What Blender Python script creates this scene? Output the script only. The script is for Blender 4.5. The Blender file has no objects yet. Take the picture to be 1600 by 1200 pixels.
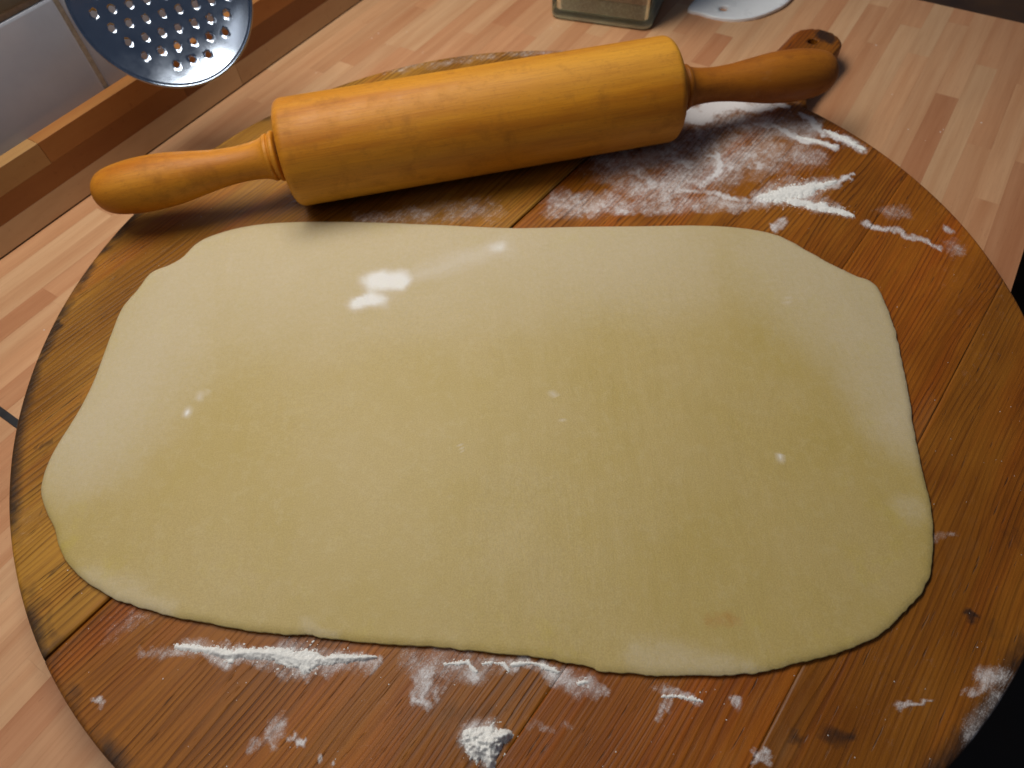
import bpy, bmesh, math, random
import numpy as np
from mathutils import Vector, Matrix
from mathutils.geometry import delaunay_2d_cdt

S = bpy.context.scene
COL = S.collection
# ------------------------------------------------------------------ camera, light, exposure
# origin: on top of the pastry board, straight below the camera; metres
CAM_Z = 0.2921
PITCH, ROLL = 0.96992, -0.08405
cam = bpy.data.cameras.new("camera")
cam_ob = bpy.data.objects.new("camera", cam); COL.objects.link(cam_ob)
_f = Vector((0, math.cos(PITCH), -math.sin(PITCH))); _u = Vector((0, math.sin(PITCH), math.cos(PITCH))); _r = Vector((1, 0, 0))
_rr = math.cos(ROLL)*_r + math.sin(ROLL)*_u
_uu = -math.sin(ROLL)*_r + math.cos(ROLL)*_u
cam_ob.matrix_world = Matrix(((_rr.x, _uu.x, -_f.x, 0), (_rr.y, _uu.y, -_f.y, 0), (_rr.z, _uu.z, -_f.z, CAM_Z), (0, 0, 0, 1)))
cam.sensor_width = 36; cam.lens = 23.98; cam.clip_start = 0.01; cam.clip_end = 30
cam.dof.use_dof = True; cam.dof.focus_distance = 0.32; cam.dof.aperture_fstop = 11.0
S.camera = cam_ob

# worktop axes: DX along the staves (away, right), NX towards the tiled wall
PHI = 0.93587
DX = Vector((math.cos(PHI), math.sin(PHI), 0)); NX = Vector((-math.sin(PHI), math.cos(PHI), 0))
def wt(d, n, z=0.0): return DX*d + NX*n + Vector((0, 0, z))
TOP = -0.020          # worktop surface
FRONT, FOOT, WALL = -0.0895, 0.4747, 0.4857
END = 0.684           # far end of the worktop
THETA = 0.83677       # grain direction of the board
BC = Vector((0.00727, 0.24505, 0))
BR = 0.27

wd = bpy.data.worlds.new("World"); S.world = wd; wd.use_nodes = True
bg = wd.node_tree.nodes["Background"]; bg.inputs[0].default_value = (0.62, 0.74, 1.0, 1); bg.inputs[1].default_value = 0.085

def area_light(name, loc, target, sx, sy, power, color, spread=180):
    l = bpy.data.lights.new(name, 'AREA'); l.shape = 'RECTANGLE'; l.size = sx; l.size_y = sy; l.energy = power; l.color = color
    l.spread = math.radians(spread)
    o = bpy.data.objects.new(name, l); COL.objects.link(o); o.location = loc
    o.rotation_euler = (Vector(target) - Vector(loc)).to_track_quat('-Z', 'Y').to_euler()
    return o
# under-cabinet lamp close to the wall, and an added fill lamp over the left shoulder
area_light("under_cabinet_lamp", wt(0.26, 0.42, 0.60), (0.0, 0.30, 0.0), 0.55, 0.20, 5.2, (1.0, 0.945, 0.86))
area_light("left_fill_lamp", (-1.0, 0.05, 0.82), (-0.1, 0.25, 0.0), 0.95, 0.95, 4.4, (1.0, 0.975, 0.94))

S.view_settings.view_transform = 'Standard'; S.view_settings.look = 'None'; S.view_settings.exposure = -0.08; S.view_settings.gamma = 1.0
S.view_settings.use_curve_mapping = False
S.render.engine = 'CYCLES'
S.cycles.use_denoising = True
S.cycles.max_bounces = 8

# ------------------------------------------------------------------ helpers
rnd = random.Random(7)
def link(o, parent=None):
    COL.objects.link(o)
    if parent: o.parent = parent
    return o
def empty(name, loc=(0, 0, 0), rz=0.0):
    o = bpy.data.objects.new(name, None); o.empty_display_size = 0.02
    COL.objects.link(o); o.location = loc; o.rotation_euler = (0, 0, rz); return o
def tag(o, label=None, cat=None, group=None, kind=None):
    if label: o["label"] = label
    if cat: o["category"] = cat
    if group: o["group"] = group
    if kind: o["kind"] = kind
    return o
def mesh_obj(name, verts, faces, mat, parent=None, smooth=True, attrs=None):
    me = bpy.data.meshes.new(name); me.from_pydata([tuple(v) for v in verts], [], [tuple(int(i) for i in f) for f in faces])
    if attrs:
        for k, a in attrs.items():
            at = me.attributes.new(k, 'FLOAT', 'POINT'); at.data.foreach_set('value', np.asarray(a, dtype=np.float32))
    me.polygons.foreach_set('use_smooth', [smooth]*len(me.polygons))
    me.update()
    if mat: me.materials.append(mat)
    o = bpy.data.objects.new(name, me); return link(o, parent)
def bm_obj(name, bm, mat, parent=None, smooth=False):
    me = bpy.data.meshes.new(name); bm.to_mesh(me); bm.free()
    me.polygons.foreach_set('use_smooth', [smooth]*len(me.polygons))
    if mat: me.materials.append(mat)
    return link(bpy.data.objects.new(name, me), parent)
def box_bm(x0, x1, y0, y1, z0, z1, bev=0.0, seg=2):
    bm = bmesh.new()
    v = [bm.verts.new(p) for p in ((x0,y0,z0),(x1,y0,z0),(x1,y1,z0),(x0,y1,z0),(x0,y0,z1),(x1,y0,z1),(x1,y1,z1),(x0,y1,z1))]
    for f in ((3,2,1,0),(4,5,6,7),(0,1,5,4),(1,2,6,5),(2,3,7,6),(3,0,4,7)): bm.faces.new([v[i] for i in f])
    if bev: bmesh.ops.bevel(bm, geom=bm.edges[:]+bm.verts[:], offset=bev, segments=seg, profile=0.5, affect='EDGES')
    return bm

def _hash(ix, iy, seed):
    h = (ix.astype(np.int64)*374761393 + iy.astype(np.int64)*668265263 + seed*1442695041) & 0xFFFFFFFF
    h = ((h ^ (h >> 13))*1274126177) & 0xFFFFFFFF
    h = (h ^ (h >> 16)) & 0xFFFFFFFF
    return h/4294967295.0
def vnoise(x, y, seed=0):
    ix = np.floor(x); iy = np.floor(y); fx = x-ix; fy = y-iy
    fx = fx*fx*(3-2*fx); fy = fy*fy*(3-2*fy)
    a = _hash(ix, iy, seed); b = _hash(ix+1, iy, seed); c = _hash(ix, iy+1, seed); d = _hash(ix+1, iy+1, seed)
    return (a*(1-fx)+b*fx)*(1-fy) + (c*(1-fx)+d*fx)*fy
def fbm(x, y, seed=0, octaves=4):
    s = 0; a = 0.5; t = 0
    for k in range(octaves):
        s = s + a*vnoise(x*2**k + 17.3*k, y*2**k - 9.1*k, seed+k*31); t += a; a *= 0.55
    return s/t
def sstep(a, b, x):
    t = np.clip((x-a)/(b-a), 0, 1); return t*t*(3-2*t)
def seg_dist(x, y, pts):
    """distance to a polyline whose points are (x, y, halfwidth); returns d/halfwidth"""
    best = np.full(x.shape, 1e9)
    if len(pts) == 1: return np.hypot(x-pts[0][0], y-pts[0][1])/pts[0][2]
    for (ax, ay, aw), (bx, by, bw) in zip(pts[:-1], pts[1:]):
        dx, dy = bx-ax, by-ay; L = dx*dx+dy*dy+1e-12
        t = np.clip(((x-ax)*dx+(y-ay)*dy)/L, 0, 1)
        d = np.hypot(x-ax-t*dx, y-ay-t*dy)/(aw+(bw-aw)*t)
        best = np.minimum(best, d)
    return best

# ------------------------------------------------------------------ materials
class NT:
    def __init__(s, name):
        s.m = bpy.data.materials.new(name); s.m.use_nodes = True; s.t = s.m.node_tree; s.n = s.t.nodes
        s.b = s.n['Principled BSDF']
    def node(s, t, **kw):
        o = s.n.new(t)
        for k, v in kw.items(): setattr(o, k, v)
        return o
    def put(s, sock, v):
        if hasattr(v, 'is_linked') or isinstance(v, bpy.types.NodeSocket): s.t.links.new(v, sock)
        else:
            if isinstance(v, tuple) and len(v) == 3 and sock.type == 'RGBA': v = v + (1,)
            sock.default_value = v
    def math(s, op, a, b=None, c=None, clamp=False):
        o = s.node('ShaderNodeMath', operation=op, use_clamp=clamp); s.put(o.inputs[0], a)
        if b is not None: s.put(o.inputs[1], b)
        if c is not None: s.put(o.inputs[2], c)
        return o.outputs[0]
    def mix(s, f, a, b, mode='MIX'):
        o = s.node('ShaderNodeMix', data_type='RGBA', blend_type=mode, clamp_factor=True)
        s.put(o.inputs[0], f); s.put(o.inputs[6], a); s.put(o.inputs[7], b); return o.outputs[2]
    def coord(s): return s.node('ShaderNodeTexCoord').outputs['Object']
    def vec(s, v, scale, offset=None):
        o = s.node('ShaderNodeMapping'); s.put(o.inputs['Vector'], v); o.inputs['Scale'].default_value = scale
        if offset is not None: s.put(o.inputs['Location'], offset)
        return o.outputs[0]
    def noise(s, v, scale=1.0, detail=4.0, rough=0.55, dist=0.0):
        o = s.node('ShaderNodeTexNoise'); s.put(o.inputs['Vector'], v)
        o.inputs['Scale'].default_value = scale; o.inputs['Detail'].default_value = detail; o.inputs['Roughness'].default_value = rough; o.inputs['Distortion'].default_value = dist
        return o.outputs[0]
    def ramp(s, f, stops, interp='LINEAR'):
        o = s.node('ShaderNodeValToRGB'); o.color_ramp.interpolation = interp; s.put(o.inputs[0], f)
        e = o.color_ramp.elements
        while len(e) < len(stops): e.new(0.5)
        for k, (p, c) in enumerate(stops):
            e[k].position = p
            if not isinstance(c, tuple): c = (c, c, c)
            e[k].color = c + (1,)
        return o.outputs[0]
    def rng(s, f, a, b, c=0.0, d=1.0, smooth=False):
        o = s.node('ShaderNodeMapRange', clamp=True, interpolation_type='SMOOTHSTEP' if smooth else 'LINEAR')
        s.put(o.inputs[0], f)
        for i, v in enumerate((a, b, c, d)): o.inputs[1+i].default_value = v
        return o.outputs[0]
    def attr(s, name): return s.node('ShaderNodeAttribute', attribute_name=name).outputs['Fac']
    def ocol(s): return s.node('ShaderNodeObjectInfo').outputs['Color']
    def orand(s): return s.node('ShaderNodeObjectInfo').outputs['Random']
    def bump(s, h, strength, dist):
        o = s.node('ShaderNodeBump'); s.put(o.inputs['Height'], h); o.inputs['Strength'].default_value = strength; o.inputs['Distance'].default_value = dist
        s.put(s.b.inputs['Normal'], o.outputs[0])
    def set(s, **kw):
        for k, v in kw.items(): s.put(s.b.inputs[k.replace('_', ' ')], v)
        return s

def offset_coord(n, amount=3.0):
    """object coordinates shifted by a random amount for each object"""
    o = n.node('ShaderNodeVectorMath', operation='ADD'); n.put(o.inputs[0], n.coord())
    c = n.node('ShaderNodeCombineXYZ'); r = n.orand()
    n.put(c.inputs[0], n.math('MULTIPLY', r, amount)); n.put(c.inputs[1], n.math('MULTIPLY', r, amount*2.7)); n.put(c.inputs[2], n.math('MULTIPLY', r, amount*0.3))
    n.put(o.inputs[1], c.outputs[0]); return o.outputs[0]

def mat_board():
    n = NT('oiled_pine'); co = n.coord(); cs = offset_coord(n, 1.0)
    warp = n.noise(n.vec(cs, (2.2, 9.0, 9.0)), 1.0, 3)
    sep = n.node('ShaderNodeSeparateXYZ'); n.put(sep.inputs[0], cs)
    yy = n.math('ADD', sep.outputs[1], n.math('MULTIPLY', n.math('SUBTRACT', warp, 0.5), 0.055))
    fine_w = n.noise(n.vec(cs, (9, 70, 70)), 1.0, 3)
    yy = n.math('ADD', yy, n.math('MULTIPLY', fine_w, 0.0052))
    fr = n.math('FRACT', n.math('MULTIPLY', yy, 360.0))
    ring = n.ramp(fr, [(0.0, 0.10), (0.50, 0.22), (0.78, 0.85), (0.90, 1.0), (1.0, 0.10)])
    # latewood lines fade in and out
    amp = n.rng(n.noise(n.vec(cs, (4, 60, 60)), 1.0, 4, 0.65), 0.34, 0.64, 0.08, 1.0)
    ringa = n.math('MULTIPLY', n.math('MULTIPLY', ring, amp), n.node('ShaderNodeObjectInfo').outputs['Alpha'])
    fib = n.noise(n.vec(cs, (14, 900, 900)), 1.0, 3, 0.6)
    fleck = n.noise(n.vec(cs, (60, 700, 300)), 1.0, 2, 0.6)
    big = n.noise(n.vec(cs, (7, 14, 14)), 1.0, 4, 0.6)
    base = n.mix(n.rng(big, 0.35, 0.68), n.mix(1.0, n.ocol(), (0.66, 0.56, 0.46), 'MULTIPLY'), n.mix(1.0, n.ocol(), (1.14, 1.16, 1.10), 'MULTIPLY'))
    red = n.noise(n.vec(cs, (5, 40, 40), (7.7, 2.1, 0)), 1.0, 4, 0.6)
    base = n.mix(n.rng(red, 0.48, 0.68, 0.0, 0.55), base, n.mix(1.0, base, (1.18, 0.74, 0.5), 'MULTIPLY'))
    dark = n.mix(1.0, base, (0.24, 0.17, 0.14), 'MULTIPLY')
    c = n.mix(n.math('MULTIPLY', ringa, 0.95), base, dark)
    c = n.mix(n.rng(fib, 0.42, 0.70, 0.0, 0.60), c, n.mix(1.0, c, (0.52, 0.42, 0.34), 'MULTIPLY'))
    pore = n.rng(fleck, 0.66, 0.74, 0.0, 0.75)
    c = n.mix(pore, c, (0.035, 0.018, 0.010))
    worn = n.rng(n.noise(n.vec(cs, (10, 22, 22)), 1.0, 5, 0.65), 0.58, 0.74, 0.0, 0.20)
    c = n.mix(worn, c, (0.33, 0.20, 0.09))
    # stains, knots and other dark marks
    dk = n.attr('dark')
    dn = n.noise(n.vec(co, (120, 260, 260)), 1.0, 4, 0.7)
    dm = n.rng(n.math('ADD', dk, n.math('MULTIPLY', n.math('SUBTRACT', dn, 0.5), 0.7)), 0.25, 0.85)
    c = n.mix(n.math('MULTIPLY', dm, 0.88), c, (0.022, 0.012, 0.008))
    # flour: a thin film that catches on the raised grain
    fl = n.attr('flour')
    g1 = n.noise(n.vec(co, (230, 330, 300)), 1.0, 5, 0.72, 0.6)
    g2 = n.noise(n.vec(co, (1500, 1800, 1500)), 1.0, 3, 0.75)
    g = n.math('ADD', n.math('MULTIPLY', n.rng(g1, 0.28, 0.72), 0.55), n.math('MULTIPLY', n.rng(g2, 0.28, 0.72), 0.45))
    g = n.math('ADD', g, n.math('MULTIPLY', ringa, 0.10))
    fm = n.rng(n.math('SUBTRACT', fl, g), -0.30, 0.34)
    veil = n.math('MULTIPLY', n.rng(fl, 0.16, 1.0), n.rng(g1, 0.25, 0.7, 0.12, 0.65))
    fm = n.math('MAXIMUM', n.math('MULTIPLY', fm, n.rng(fl, 0.0, 0.30)), veil)
    c = n.mix(n.math('MULTIPLY', fm, 0.90), c, (0.72, 0.71, 0.72))
    rough = n.math('ADD', n.rng(big, 0.3, 0.7, 0.40, 0.55), n.math('MULTIPLY', fm, 0.4), clamp=True)
    h = n.math('ADD', n.math('MULTIPLY', ringa, -0.7), n.math('MULTIPLY', fib, -0.5))
    h = n.math('SUBTRACT', h, n.math('MULTIPLY', pore, 0.8))
    h = n.math('ADD', h, n.math('MULTIPLY', fm, 0.6))
    n.bump(h, 0.55, 0.0006)
    n.set(Base_Color=c, Roughness=rough); n.b.inputs['Specular IOR Level'].default_value = 0.26
    return n.m

def mat_dough():
    n = NT('pastry_dough'); co = n.coord()
    a = n.noise(n.vec(co, (16, 16, 16)), 1.0, 5, 0.6)
    b = n.noise(n.vec(co, (190, 190, 190)), 1.0, 4, 0.65)
    g = n.noise(n.vec(co, (1500, 1500, 1500)), 1.0, 2, 0.6)
    c = n.mix(n.rng(a, 0.35, 0.65), (0.450, 0.338, 0.108), (0.475, 0.362, 0.145))
    c = n.mix(n.rng(b, 0.50, 0.72, 0.0, 0.30), c, (0.53, 0.43, 0.22))
    yel = n.noise(n.vec(co, (45, 45, 45), (3.1, 1.2, 0)), 1.0, 4, 0.7)
    c = n.mix(n.math('MULTIPLY', n.rng(yel, 0.56, 0.70, 0.0, 0.45), n.attr('rim')), c, (0.48, 0.37, 0.07))
    st = n.rng(n.math('ADD', n.attr('stain'), n.math('MULTIPLY', n.math('SUBTRACT', n.noise(n.vec(co, (260, 260, 260)), 1.0, 4, 0.7), 0.5), 1.3)), 0.35, 1.0)
    c = n.mix(n.math('MULTIPLY', st, 0.55), c, (0.42, 0.20, 0.04))
    fl = n.attr('flour')
    g2 = n.noise(n.vec(co, (420, 420, 420)), 1.0, 4, 0.7)
    fm = n.rng(n.math('ADD', fl, n.math('MULTIPLY', n.math('SUBTRACT', g2, 0.5), 0.34)), 0.02, 0.95)
    fm = n.math('ADD', fm, n.math('MULTIPLY', n.math('MULTIPLY', n.math('SUBTRACT', g, 0.5), 0.9), fm), clamp=True)
    fm = n.math('MULTIPLY', fm, n.rng(fl, 0.01, 0.2))
    c = n.mix(n.math('MULTIPLY', fm, 0.92), c, n.mix(n.rng(fl, 0.55, 0.95), (0.66, 0.60, 0.52), (0.84, 0.84, 0.83)))
    c = n.mix(n.rng(g, 0.35, 0.65, 0.0, 0.26), c, n.mix(1.0, c, (0.50, 0.46, 0.42), 'MULTIPLY'))
    rdg = n.noise(n.vec(co, (70, 14, 20)), 1.0, 4, 0.6)
    h = n.math('ADD', n.math('MULTIPLY', b, 1.0), n.math('MULTIPLY', g, 0.35))
    h = n.math('ADD', h, n.math('MULTIPLY', rdg, 2.5))
    h = n.math('ADD', h, n.math('MULTIPLY', fm, 0.5))
    n.bump(h, 0.32, 0.0005)
    n.set(Base_Color=c, Roughness=n.math('ADD', 0.52, n.math('MULTIPLY', fm, 0.3)))
    n.b.inputs['Subsurface Weight'].default_value = 0.12; n.b.inputs['Subsurface Radius'].default_value = (0.004, 0.0025, 0.001); n.b.inputs['Subsurface Scale'].default_value = 0.6
    n.b.inputs['Specular IOR Level'].default_value = 0.35
    return n.m

def mat_pin():
    n = NT('varnished_beech'); co = offset_coord(n, 1.0)
    a = n.noise(n.vec(co, (8, 90, 90)), 1.0, 5, 0.6)
    f = n.noise(n.vec(co, (40, 1200, 1200)), 1.0, 3, 0.6)
    band = n.noise(n.vec(co, (3, 30, 30)), 1.0, 3, 0.5)
    c = n.mix(n.rng(a, 0.27, 0.76), (0.39, 0.118, 0.004), (0.63, 0.262, 0.012))
    c = n.mix(n.rng(band, 0.36, 0.64, 0.0, 0.40), c, (0.70, 0.39, 0.045))
    c = n.mix(n.rng(f, 0.48, 0.72, 0.0, 0.40), c, n.mix(1.0, c, (0.66, 0.55, 0.4), 'MULTIPLY'))
    ray = n.noise(n.vec(co, (330, 1500, 1500)), 1.0, 2, 0.5)
    c = n.mix(n.rng(ray, 0.60, 0.72, 0.0, 0.45), c, (0.30, 0.13, 0.015))
    sc = n.noise(n.vec(co, (60, 60, 60)), 1.0, 5, 0.7)
    c = n.mix(n.rng(sc, 0.52, 0.72, 0.0, 0.55), c, (0.26, 0.095, 0.006))
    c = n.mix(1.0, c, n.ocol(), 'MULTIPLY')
    fq = n.noise(n.vec(n.coord(), (26, 26, 26)), 1.0, 6, 0.75)
    c = n.mix(n.rng(fq, 0.64, 0.80, 0.0, 0.14), c, (0.62, 0.50, 0.30))
    n.bump(n.math('ADD', f, n.math('MULTIPLY', sc, 0.6)), 0.22, 0.0004)
    n.set(Base_Color=c, Roughness=n.rng(sc, 0.3, 0.7, 0.44, 0.62))
    n.b.inputs['Specular IOR Level'].default_value = 0.32
    return n.m

def mat_stave(name, gloss):
    n = NT(name); co = offset_coord(n, 2.0)
    a = n.noise(n.vec(co, (5, 110, 20)), 1.0, 5, 0.6)
    f = n.noise(n.vec(co, (30, 900, 100)), 1.0, 3, 0.6)
    pore = n.noise(n.vec(co, (220, 1500, 300)), 1.0, 2, 0.5)
    blot = n.noise(n.vec(co, (12, 30, 12)), 1.0, 4, 0.6)
    oc = n.ocol()
    c = n.mix(n.rng(a, 0.34, 0.68, 0.0, 0.75), oc, n.mix(1.0, oc, (0.80, 0.66, 0.56), 'MULTIPLY'))
    c = n.mix(n.rng(f, 0.45, 0.75, 0.0, 0.30), c, n.mix(1.0, c, (0.72, 0.62, 0.55), 'MULTIPLY'))
    c = n.mix(n.rng(blot, 0.45, 0.70, 0.0, 0.40), c, n.mix(1.0, c, (1.12, 1.10, 1.08), 'MULTIPLY'))
    c = n.mix(n.rng(pore, 0.66, 0.74, 0.0, 0.28), c, n.mix(1.0, c, (0.5, 0.4, 0.35), 'MULTIPLY'))
    n.bump(n.math('ADD', f, pore), 0.12, 0.0003)
    n.set(Base_Color=c, Roughness=n.rng(blot, 0.3, 0.7, gloss, gloss+0.12)); n.b.inputs['Specular IOR Level'].default_value = 0.42
    return n.m

def mat_simple(name, col, rough, scale=40.0, var=0.25, bump=0.2, dist=0.0005, **kw):
    n = NT(name); co = n.coord(); a = n.noise(n.vec(co, (scale,)*3), 1.0, 5, 0.65)
    c = n.mix(n.rng(a, 0.3, 0.7), tuple(v*(1-var) for v in col), tuple(min(1, v*(1+var)) for v in col))
    if bump: n.bump(a, bump, dist)
    n.set(Base_Color=c, Roughness=n.rng(a, 0.3, 0.7, max(0.02, rough-0.06), rough+0.06))
    for k, v in kw.items(): n.b.inputs[k.replace('_', ' ')].default_value = v
    return n.m

def mat_flour():
    n = NT('white_flour'); co = n.coord()
    a = n.noise(n.vec(co, (700,)*3), 1.0, 5, 0.75); b = n.noise(n.vec(co, (160,)*3), 1.0, 3, 0.6)
    c = n.mix(n.rng(a, 0.3, 0.7), (0.66, 0.66, 0.64), (0.86, 0.86, 0.84))
    n.bump(n.math('ADD', a, n.math('MULTIPLY', b, 0.4)), 0.35, 0.0005)
    n.set(Base_Color=c, Roughness=0.95); n.b.inputs['Specular IOR Level'].default_value = 0.15
    return n.m

M_BOARD, M_DOUGH, M_PIN, M_FLOUR = mat_board(), mat_dough(), mat_pin(), mat_flour()
M_STAVE = mat_stave('beech_block_laminate', 0.42)
M_UPST = mat_stave('oiled_upstand_wood', 0.48)
M_CORE = mat_simple('worktop_core', (0.16, 0.09, 0.055), 0.7)
M_JOINT = mat_simple('black_joint_strip', (0.018, 0.019, 0.022), 0.45, 200)
M_TILE = mat_simple('glazed_tile', (0.37, 0.39, 0.455), 0.22, 18, 0.07, 0.10, 0.0008)
M_TILE2 = mat_simple('olive_glazed_tile', (0.17, 0.17, 0.14), 0.28, 30, 0.2, 0.1, 0.0008)
M_GROUT = mat_simple('old_grout', (0.40, 0.35, 0.28), 0.9, 160, 0.3, 0.5, 0.0006)
M_STEEL = mat_simple('polished_steel', (0.42, 0.49, 0.60), 0.20, 60, 0.05, 0.05, 0.0003, Metallic=1.0)
M_WHITE = mat_simple('white_plastic', (0.84, 0.87, 0.90), 0.30, 50, 0.04, 0.05)
M_GAP = mat_simple('dark_spindle', (0.045, 0.030, 0.018), 0.6)
M_DARKWOOD = mat_simple('dark_brown_wood', (0.065, 0.030, 0.011), 0.5, 25, 0.4)
M_FLOOR = mat_simple('dark_brown_floor', (0.022, 0.012, 0.006), 0.7, 6, 0.35)
def mat_glass():
    n = NT('greenish_glass'); n.n.remove(n.b)
    tr = n.node('ShaderNodeBsdfTransparent'); tr.inputs[0].default_value = (0.965, 0.985, 0.975, 1)
    gl = n.node('ShaderNodeBsdfGlossy'); gl.inputs['Roughness'].default_value = 0.05; gl.inputs[0].default_value = (0.9, 1.0, 0.96, 1)
    fr = n.node('ShaderNodeFresnel'); fr.inputs[0].default_value = 1.5
    mx = n.node('ShaderNodeMixShader'); n.t.links.new(fr.outputs[0], mx.inputs[0]); n.t.links.new(tr.outputs[0], mx.inputs[1]); n.t.links.new(gl.outputs[0], mx.inputs[2])
    n.t.links.new(mx.outputs[0], n.n['Material Output'].inputs['Surface']); return n.m
M_GLASS = mat_glass()
M_GBASE = mat_simple('cloudy_glass', (0.74, 0.90, 0.90), 0.15, 90, 0.12, 0.1)
def mat_grains(nm, ca, cb):
    n = NT(nm); co = n.coord(); v = n.node('ShaderNodeTexVoronoi'); n.put(v.inputs['Vector'], co); v.inputs['Scale'].default_value = 520
    c = n.mix(n.rng(v.outputs['Distance'], 0.1, 0.6), ca, cb)
    n.bump(v.outputs['Distance'], 0.6, -0.001); n.set(Base_Color=c, Roughness=0.85); return n.m
M_GRAIN = mat_grains('pale_grains', (0.76, 0.68, 0.66), (0.56, 0.50, 0.48))
M_SEED = mat_grains('grey_grains', (0.66, 0.82, 0.84), (0.42, 0.54, 0.56))

# ------------------------------------------------------------------ floor, worktop, upstand, wall
fl = mesh_obj('floor', [(-3, -3, -0.92), (3, -3, -0.92), (3, 3, -0.92), (-3, 3, -0.92)], [(0, 1, 2, 3)], M_FLOOR, smooth=False)
tag(fl, 'dark brown floor far below the worktop edge', kind='structure')

ROW = 0.016
SEAM = 0.0096
worktop = empty('worktop', (0, 0, TOP), PHI); tag(worktop, 'beech block kitchen worktop of pinkish staves', kind='structure')
o = bm_obj('worktop_core', box_bm(-0.42, END, FRONT, WALL+0.004, -0.040, -0.0042, 0.001), M_CORE, worktop)
strip = bm_obj('joint_strip', box_bm(SEAM-0.0021, SEAM+0.0021, FRONT, FOOT-0.0006, -0.0042, 0.0006, 0.0003, 1), M_JOINT, worktop)
PALE, MID, RED, DEEP = (0.62, 0.382, 0.212), (0.59, 0.335, 0.178), (0.56, 0.292, 0.148), (0.48, 0.230, 0.112)
def stave_col():
    k = rnd.random()
    a, b = (PALE, MID) if k < 0.40 else ((MID, RED) if k < 0.90 else (RED, DEEP))
    t = rnd.random(); j = rnd.uniform(0.95, 1.06)
    return tuple((p*(1-t)+q*t)*j for p, q in zip(a, b)) + (1,)
# staves whose ends show in the photograph: row start -> list of (d0, d1, colour)
KNOWN = {0.027: [(0.44, 0.639, PALE)], -0.021: [(0.40, 0.555, DEEP)], -0.037: [(0.40, 0.607, PALE), (0.607, END, RED)],
         0.155: [(0.509, 0.558, DEEP), (0.558, END, PALE)], 0.123: [(0.50, END, PALE)], 0.139: [(0.47, END, PALE)],
         0.107: [(0.46, END, MID)], 0.043: [(0.43, 0.60, RED)], 0.059: [(0.43, 0.66, RED)], 0.011: [(0.42, 0.60, MID)], -0.005: [(0.46, 0.66, MID)],
         0.395: [(0.415, 0.60, PALE), (0.078, 0.27, PALE)], 0.379: [(0.24, 0.417, RED), (0.417, 0.56, PALE)], 0.411: [(SEAM+0.0021, 0.082, DEEP)],
         0.331: [(0.485, 0.60, DEEP)], 0.315: [(0.43, 0.49, RED)],
         0.379-0.016: [(0.041, 0.16, RED)], -0.069: [(0.30, 0.45, RED)], -0.085: [(0.30, 0.5, DEEP)]}
n0 = -0.085
row = 0
while n0 < FOOT-0.002:
    n1 = min(n0+ROW, FOOT-0.0003)
    lo = FRONT if row == 0 else n0
    known = None
    for k, v in KNOWN.items():
        if abs(k-n0) < 0.004: known = v
    spans = []
    if known:
        cuts = sorted(known)
        d = SEAM+0.0021
        for (a, b, cc) in cuts:
            while a-d > 0.26:
                L = rnd.uniform(0.12, 0.22); spans.append((d, d+L, None)); d += L
            if a-d > 0.005: spans.append((d, a, None))
            spans.append((a, b, cc)); d = b
        while END-d > 0.02:
            L = rnd.uniform(0.10, 0.24); e = END if END-(d+L) < 0.05 else d+L
            spans.append((d, e, None)); d = e
    else:
        d = SEAM+0.0021 ; L = rnd.uniform(0.03, 0.22)
        while END-d > 0.01:
            e = END if END-(d+L) < 0.05 else d+L
            spans.append((d, e, None)); d = e; L = rnd.uniform(0.10, 0.26)
    d = SEAM-0.0021; L = rnd.uniform(0.03, 0.2)
    while d > -0.419:
        e = -0.42 if d-L < -0.37 else d-L
        spans.append((e, d, None)); d = e; L = rnd.uniform(0.10, 0.26)
    for a, b, cc in spans:
        g = 0.00002
        s = bm_obj('stave', box_bm(a+g, b-g, lo+g, n1-g, -0.0042, rnd.uniform(-0.00004, 0.00004)), M_STAVE, worktop)
        if cc: j = rnd.uniform(0.96, 1.04); s.color = tuple(x*j for x in cc)+(1,)
        else: s.color = stave_col()
    n0 += ROW; row += 1

cab = empty('kitchen_unit', wt(END+0.01, 0, -0.92), PHI); tag(cab, 'dark brown wooden unit just beyond the far end of the worktop', 'cabinet')
bm_obj('unit_top', box_bm(0, 0.5, FRONT-0.3, WALL-0.05, 0.80, 0.83, 0.003), M_DARKWOOD, cab)
bm_obj('unit_body', box_bm(0.004, 0.49, FRONT-0.29, WALL-0.055, 0.0, 0.7995, 0.002), M_DARKWOOD, cab)

up = empty('upstand', wt(0, 0, TOP), PHI); tag(up, 'dark wooden upstand of glued strips between worktop and tiles', 'upstand')
UH = 0.0490; SPLIT = 0.0180; SPLIT2 = 0.0335
def upstave(a, b, z0, z1, col, bev=0.0012):
    s = bm_obj('stave', box_bm(a+0.0001, b-0.0001, FOOT, WALL-0.0002, z0, z1, bev), M_UPST, up); s.color = col+(1,)
DK, DK2, LT = (0.29, 0.112, 0.026), (0.37, 0.150, 0.034), (0.58, 0.40, 0.22)
for a, b, c in ((-0.42, -0.12, LT), (-0.12, 0.31, (0.60, 0.42, 0.235)), (0.31, 0.46, (0.48, 0.32, 0.17)), (0.46, END, (0.26, 0.16, 0.085))): upstave(a, b, 0.0007, SPLIT, c, 0.0003)
for a, b, c in ((-0.42, 0.02, DK2), (0.02, 0.26, DK), (0.26, 0.47, (0.21, 0.080, 0.020)), (0.47, END, DK)): upstave(a, b, SPLIT+0.00004, SPLIT2, c, 0.0001)
for a, b, c in ((-0.42, 0.148, (0.46, 0.27, 0.10)), (0.148, 0.40, (0.40, 0.175, 0.045)), (0.40, END, DK)): upstave(a, b, SPLIT2+0.00004, UH, c, 0.0002)

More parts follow.
